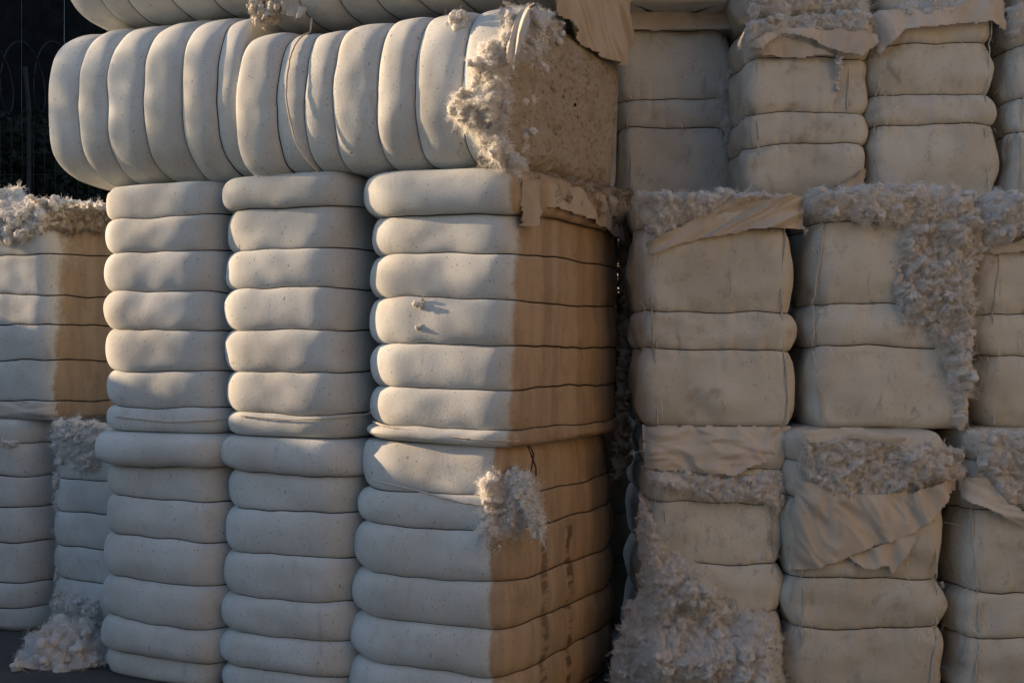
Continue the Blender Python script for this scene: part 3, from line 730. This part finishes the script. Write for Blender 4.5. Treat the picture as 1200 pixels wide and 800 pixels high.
fluff(R3l, [(1134, 506), (1320, 500), (1320, 560), (1180, 560), (1140, 550)], lb, thick=.07, seed=84, nb=260, nf=600, lump=.06, wrap=.5)
fluff(R3l, [(1150, 556), (1320, 556), (1320, 612), (1210, 604), (1170, 586)], lb, thick=.05, seed=85, nb=160, nf=500, lump=.05)
cloth(R3l, [(1122, 560), (1150, 558), (1176, 588), (1210, 606), (1320, 618), (1320, 634), (1200, 620), (1160, 600), (1124, 586)], h=.05, seed=86, folds=(5, 22), amp=.024, ang=-.4)
fluff(U1, [(872, 26), (910, 14), (1024, 14), (1024, 46), (960, 42), (900, 52), (874, 56)], lb, thick=.06, seed=87, nb=260, nf=600, lump=.05)
cloth(U1, [(872, 54), (912, 36), (940, 38), (1026, 40), (1030, 52), (1006, 70), (980, 66), (950, 52), (912, 44), (890, 62), (874, 60)], h=.09, seed=88, folds=(9, 6), amp=.02)
cloth(U1, [(874, 50), (912, 42), (950, 54), (978, 66), (940, 70), (884, 66)], h=.03, seed=89, folds=(12, 5), amp=.02)
tuft(U1, 981, 76, .03, 22, seed=90, nf=160, mat=lb, sq=(.4, 2.6), off=.03); tuft(U1, 981, 100, .02, 16, seed=91, nf=120, mat=lb, sq=(.4, 2.4), off=.01)
fluff(U2, [(1046, 4), (1150, -2), (1150, 14), (1110, 24), (1050, 16)], lb, thick=.05, seed=92, nb=120, nf=300, lump=.04)
cloth(U2, [(1024, 12), (1100, 14), (1140, 2), (1180, -2), (1184, 36), (1160, 30), (1120, 32), (1060, 38), (1030, 68), (1022, 50)], h=.06, seed=93, folds=(9, 5), amp=.03, ang=.2)
fluff(U3, [(1180, 4), (1320, 0), (1320, 40), (1200, 40), (1186, 46)], lb, thick=.05, seed=94, nb=160, nf=300, lump=.05)
cloth(U0, [(716, 6), (850, 4), (864, 14), (862, 36), (716, 38)], h=.03, seed=95, folds=(5, 14), amp=.02)
fluff(U0, [(838, 96), (868, 60), (870, 130), (862, 180), (846, 170)], lb, thick=.0, seed=96, nb=60, nf=260, lump=.04)
fluff(V1, [(868, -30), (1020, -30), (1020, 12), (960, 16), (880, 20)], lb, thick=.04, seed=97, nb=200, nf=400, lump=.05)
cloth(U1, [(966, 226), (1000, 206), (1014, 196), (1014, 232), (966, 232)], M['cloth_warm'], h=.03, seed=98, folds=(9, 5), amp=.02)

# loose threads and snagged wisps along ties, seams and edges
def threads(B, n, seed, mat, lo=.04, hi=.14):
    rs = np.random.RandomState(seed)
    if B.lying: u = rs.uniform(-B.H / 2 + .05, B.H / 2 - .05, n); v = rs.uniform(.1, B.W - .05, n)
    else:
        u = np.where(rs.rand(n) < .5, rs.uniform(-.46, .46, n), rs.choice([-1, 1], n) * rs.uniform(.38, .47, n)) * B.W
        v = np.array([B.wirez[rs.randint(len(B.wirez))][0] for _ in range(n)]) + rs.normal(size=n) * .03
        v = np.where(rs.rand(n) < .35, rs.uniform(.08, B.H - .08, n), v)
    P = to_local(B, u, v, np.full(n, -.004), 'front')
    V1 = fibres(P, np.array([[0, -1, 0.]]) * np.ones((n, 1)) * .5, rs.uniform(lo, hi, n), seed, .0013, .7, 1.6)
    k = max(3, n // 9)
    V2 = locks(P[:k], np.array([[0, -1, 0.]]) * np.ones((k, 1)), rs.uniform(.02, .05, k), seed + 1, 14, .004)
    tag(mesh_obj('loose_threads', *join([V1, V2]), mat, B.root), kind='stuff')
for i_, B_ in enumerate((R1, R2, R3, R1l, R2l, R3l, U0, U1, U2, U3)): threads(B_, 46, 300 + i_, lb)

# ================================================================== GROUND, SHED, FENCE
def asphalt():
    m, nt, b = newmat('asphalt', .85, .25); t = NT(nt)
    ob = t.n('ShaderNodeTexCoord').outputs['Object']
    c = t.mix(t.ramp(t.noise(ob, .8, 5, .6), .35, .65), (.06, .06, .061), (.10, .098, .096))
    c = t.mix(t.math('MULTIPLY', t.ramp(t.noise(ob, 120, 3, .6), .5, .7), .5), c, (.12, .115, .11))
    v = t.n('ShaderNodeTexVoronoi', feature='DISTANCE_TO_EDGE'); v.inputs['Scale'].default_value = .45
    dv = t.n('ShaderNodeVectorMath', operation='ADD'); nz = t.n('ShaderNodeTexNoise'); nz.inputs['Scale'].default_value = 3
    t.l(ob, nz.inputs['Vector']); t.l(ob, dv.inputs[0]); t.l(nz.outputs['Color'], dv.inputs[1]); t.l(dv.outputs[0], v.inputs['Vector'])
    c = t.mix(t.math('MULTIPLY', t.ramp(v.outputs['Distance'], .006, .002), t.ramp(t.noise(ob, 1.1, 2), .45, .6)), c, (.02, .02, .02))
    c = t.mix(t.math('MULTIPLY', t.ramp(t.noise(ob, 2.5, 5, .7), .5, .7), .5), c, (.03, .03, .031))
    t.l(c, b.inputs['Base Color'])
    bp = t.n('ShaderNodeBump'); bp.inputs['Strength'].default_value = .6; bp.inputs['Distance'].default_value = .01
    t.l(t.noise(ob, 90, 4, .7), bp.inputs['Height']); t.l(bp.outputs[0], b.inputs['Normal'])
    return m
tag(mesh_obj('asphalt_ground', [(-400, -400, 0), (400, -400, 0), (400, 600, 0), (-400, 600, 0)], [(0, 1, 2, 3)], asphalt(), None, False), kind='structure')

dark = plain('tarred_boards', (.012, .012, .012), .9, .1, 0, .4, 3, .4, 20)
shed = bpy.data.objects.new('timber_shed', None); col.objects.link(shed); shed.location = (-8, 24, 0)
tag(shed, 'tall tarred black timber shed in deep shade behind the left bales', 'shed')
mb = MB()
for i in range(60):
    mb.box((-12 + i * .4 + .2, (i % 2) * .03, 5.5), (.392, .05, 11))
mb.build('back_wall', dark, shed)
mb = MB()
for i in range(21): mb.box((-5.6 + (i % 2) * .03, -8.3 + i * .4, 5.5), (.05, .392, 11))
mb.build('sun_screen_wall', dark, shed)  # out-of-view wall added to keep sun off the trees
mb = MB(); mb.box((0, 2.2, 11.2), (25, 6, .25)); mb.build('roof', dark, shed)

# evergreen hedge in front of the shed wall
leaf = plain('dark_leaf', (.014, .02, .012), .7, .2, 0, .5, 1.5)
bark = plain('dark_bark', (.02, .016, .012), .9, .1)
def bush(x, y, h, r, label, seed):
    rs = np.random.RandomState(seed)
    e = bpy.data.objects.new('evergreen_tree', None); col.objects.link(e); e.location = (x, y, 0)
    tag(e, label, 'tree', 'dark evergreens before the shed')
    tv = MB(); tv.tube([(0, 0, 0), (.1, 0, h * .4), (0, .1, h * .8)], [.14, .1, .04], 8)
    for k in range(6):
        a = rs.uniform(0, 6.28); z = h * rs.uniform(.2, .6); tv.tube([(.05, 0, z), (r * .5 * cos(a), r * .5 * sin(a), z + .4)], [.05, .02], 5)
    tv.build('trunk', bark, e, True)
    n = 9000; nc = 60
    cc = np.stack([rs.normal(size=nc) * r * .55, rs.normal(size=nc) * r * .45, rs.uniform(.08, 1, nc) * h], 1)
    k = rs.randint(0, nc, n); P = cc[k] + rs.normal(size=(n, 3)) * np.array([.34, .34, .3])
    a = rs.normal(size=(n, 3)); a /= np.linalg.norm(a, axis=1)[:, None]; b = np.cross(a, rs.normal(size=(n, 3))); b /= np.linalg.norm(b, axis=1)[:, None]
    l = rs.uniform(.05, .11, (n, 1))
    V = np.stack([P - a * l, P + b * l * .45, P + a * l, P - b * l * .45], 1).reshape(-1, 3)
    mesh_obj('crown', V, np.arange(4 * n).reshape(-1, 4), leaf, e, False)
def shade_tree(cx, cy, p, seed):
    rs = np.random.RandomState(seed); e = bpy.data.objects.new('sun_dapple_tree', None); col.objects.link(e)
    pd = np.array([-SUN_AZ0[1], SUN_AZ0[0]]); pd = pd if pd[1] > 0 else -pd
    e.location = (cx - pd[0] * p, cy - pd[1] * p, 0)
    tag(e, 'unseen broadleaf tree added left of the yard to dapple the sun', 'tree')
    tv = MB(); tv.tube([(0, 0, 0), (.05, 0, 2.5), (0, .05, 5.6), (0, .1, 8.2)], [.2, .16, .12, .04], 10)
    for k in range(9):
        q = rs.uniform(-1.7, 1.5); z = rs.uniform(5.2, 6.4); tv.tube([(0, 0, z - .3), (pd[0] * q * .5, pd[1] * q * .5, z + .4), (pd[0] * q, pd[1] * q, z + 1.)], [.06, .04, .015], 5)
    tv.build('trunk', bark, e, True)
    nc, n = 46, 5200; q = rs.uniform(-2.1, 1.7, nc); cc = np.stack([pd[0] * q, pd[1] * q, rs.uniform(5.75, 8.4, nc)], 1) + rs.normal(size=(nc, 3)) * np.array([.5, .2, .0])
    k = rs.randint(0, nc, n); P = cc[k] + np.clip(rs.normal(size=(n, 3)), -1.6, 1.6) * np.array([.3, .3, .24])
    a = rs.normal(size=(n, 3)); a /= np.linalg.norm(a, axis=1)[:, None]; b = np.cross(a, rs.normal(size=(n, 3))); b /= np.linalg.norm(b, axis=1)[:, None]
    l = rs.uniform(.06, .12, (n, 1))
    V = np.stack([P - a * l, P + b * l * .5, P + a * l, P - b * l * .5], 1).reshape(-1, 3)
    mesh_obj('crown', V, np.arange(4 * n).reshape(-1, 4), plain('green_leaf', (.05, .08, .03), .6, .2, 0, .4, 1.5), e, False)
SUN_AZ0 = np.array([-.943, .333])
shade_tree(-1.0 - .943 * 12, 6.8 + .333 * 12, -2.1, 8)  # unseen tree, added to dapple sun on the lying bales
bush(-9.0, 21.8, 5.6, 1.3, 'dark evergreen at the left frame edge behind the wire fence', 1)
bush(-7.3, 22.2, 5.0, 1.2, 'lower dark evergreen half hidden behind the sideways bale', 2)

# wire fence with a razor coil
steel = plain('dull_steel', (.04, .042, .042), .7, .2, .2)
fe = bpy.data.objects.new('wire_fence', None); col.objects.link(fe); fe.location = (-8.2, 18.5, 0)
tag(fe, 'faint wire mesh fence with coiled razor wire in the dark background', 'fence')
mb = MB()
for z in np.arange(.2, 5.3, .32): mb.tube([(-4, 0, z), (4, 0, z)], .004, 4)
for x in np.arange(-4, 4, .16): mb.tube([(x, .008, .1), (x, .008, 5.2)], .004, 4)
mb.build('wire_mesh', steel, fe)
for x in (-4, -1.4, 1.2, 3.9):
    mb = MB(); mb.tube([(x, .05, 0), (x, .05, 5.3), (x, -.1, 5.9)], .035, 8); mb.build('post', steel, fe, True)
a = np.linspace(0, 2 * pi * 17, 17 * 28)
v, f = tube(np.stack([-4 + a / a[-1] * 8, -.1 + .5 * np.sin(a), 5.75 + .5 * np.cos(a)], 1), .009, 5)
mesh_obj('razor_coil', v, f, steel, fe)

# unseen wall added at the left so its shadow covers the stack feet
conc = plain('sun_block_concrete', (.32, .31, .29), .9, .2, 0, .2, 2, .3, 40)
SUN_AZ = np.array([-.943, .333]); SUN_AZ /= np.linalg.norm(SUN_AZ); EL = radians(14)
wl = bpy.data.objects.new('sun_block_wall', None); col.objects.link(wl)
wp = np.array([-1.9, 7.1]) + SUN_AZ * 6.0; wl.location = (wp[0], wp[1], 0)
wl.rotation_euler = (0, 0, math.atan2(SUN_AZ[0], -SUN_AZ[1]) * 1.0)
tag(wl, 'unseen concrete wall added left of the stacks to shade their feet', 'wall')
WH = 1.50 + 6.0 * math.tan(EL)
mb = MB(); mb.box((0, 0, WH / 2), (14, .2, WH)); mb.build('sun_block_panel', conc, wl)
mb = MB(); mb.box((0, 0, WH + .03), (14.1, .3, .06)); mb.build('sun_block_coping', conc, wl)

plaster = plain('brown_plaster', (.40, .335, .24), .9, .1, 0, .2, 1.2, .4, 30)
wh = bpy.data.objects.new('bounce_building', None); col.objects.link(wh); wh.location = (5.6, -5.5, 0)  # unseen building added to bounce warm light onto right-hand faces
tag(wh, 'unseen brown plastered building added at the right to bounce warm light', 'building')
mb = MB(); mb.box((4, 0, 4), (8, 19, 8)); mb.build('wall', plaster, wh)  # wall of the added bounce building
mb = MB(); mb.box((-4.5, -7.4, 4.2), (16.9, 4, 8.4)); mb.build('sky_block_wing', plain('sky_block_brick', (.10, .075, .06), .9, .1, 0, .3, 3, .5, 25), wh)  # dark block added behind the camera to cut sky light
mb = MB(); mb.box((4, 0, 8.15), (8.8, 19.8, .3)); mb.build('roof', plain('bounce_building_grey_roof', (.12, .12, .12)), wh)  # roof of the added bounce building
for y in (-6, -2, 2, 6):
    mb = MB(); mb.box((-.02, y, 4.6), (.06, 1.5, 1.9)); fr = mb.build('bounce_building_window', plain('bounce_building_window_frame', (.2, .2, .19)), wh)
    mb = MB(); mb.box((-.055, y, 4.6), (.02, 1.3, 1.7)); mb.build('pane', plain('dark_pane', (.03, .035, .04), .15, .5), fr)
# ================================================================== LIGHT, SKY, CAMERA
w = bpy.data.worlds.new('World'); C.world = w; w.use_nodes = True
nt = w.node_tree; bg = nt.nodes['Background']; sky = nt.nodes.new('ShaderNodeTexSky')
sky.sky_type = 'NISHITA'; sky.sun_disc = False; sky.sun_elevation = EL
sky.sun_rotation = math.atan2(SUN_AZ[0], SUN_AZ[1]) % (2 * pi)
sky.air_density = 1.0; sky.dust_density = 1.0; sky.ozone_density = 2.3
nt.links.new(sky.outputs[0], bg.inputs[0]); bg.inputs[1].default_value = .118
sl = bpy.data.lights.new('Sun', 'SUN'); sl.energy = 4.8; sl.angle = radians(.6); sl.color = (1, .69, .41)
so = bpy.data.objects.new('Sun', sl); col.objects.link(so)
from mathutils import Vector
sd = Vector((SUN_AZ[0] * cos(EL), SUN_AZ[1] * cos(EL), sin(EL)))
so.rotation_euler = sd.to_track_quat('Z', 'Y').to_euler(); so.location = (-10, 5, 8)

cam = bpy.data.cameras.new('Camera'); co = bpy.data.objects.new('Camera', cam); col.objects.link(co)
co.location = (0, 0, EYE); co.rotation_euler = (radians(90), 0, 0)
cam.sensor_width = 36; cam.lens = 36 * F / 1200; cam.shift_y = 5 / 1200; cam.clip_end = 2000; cam.clip_start = .05
C.camera = co
C.cycles.diffuse_bounces = 9; C.cycles.max_bounces = 12; C.cycles.transmission_bounces = 9
vs = C.view_settings; vs.view_transform = 'Standard'; vs.look = 'None'; vs.gamma = 1; vs.exposure = 0.9; vs.use_curve_mapping = False
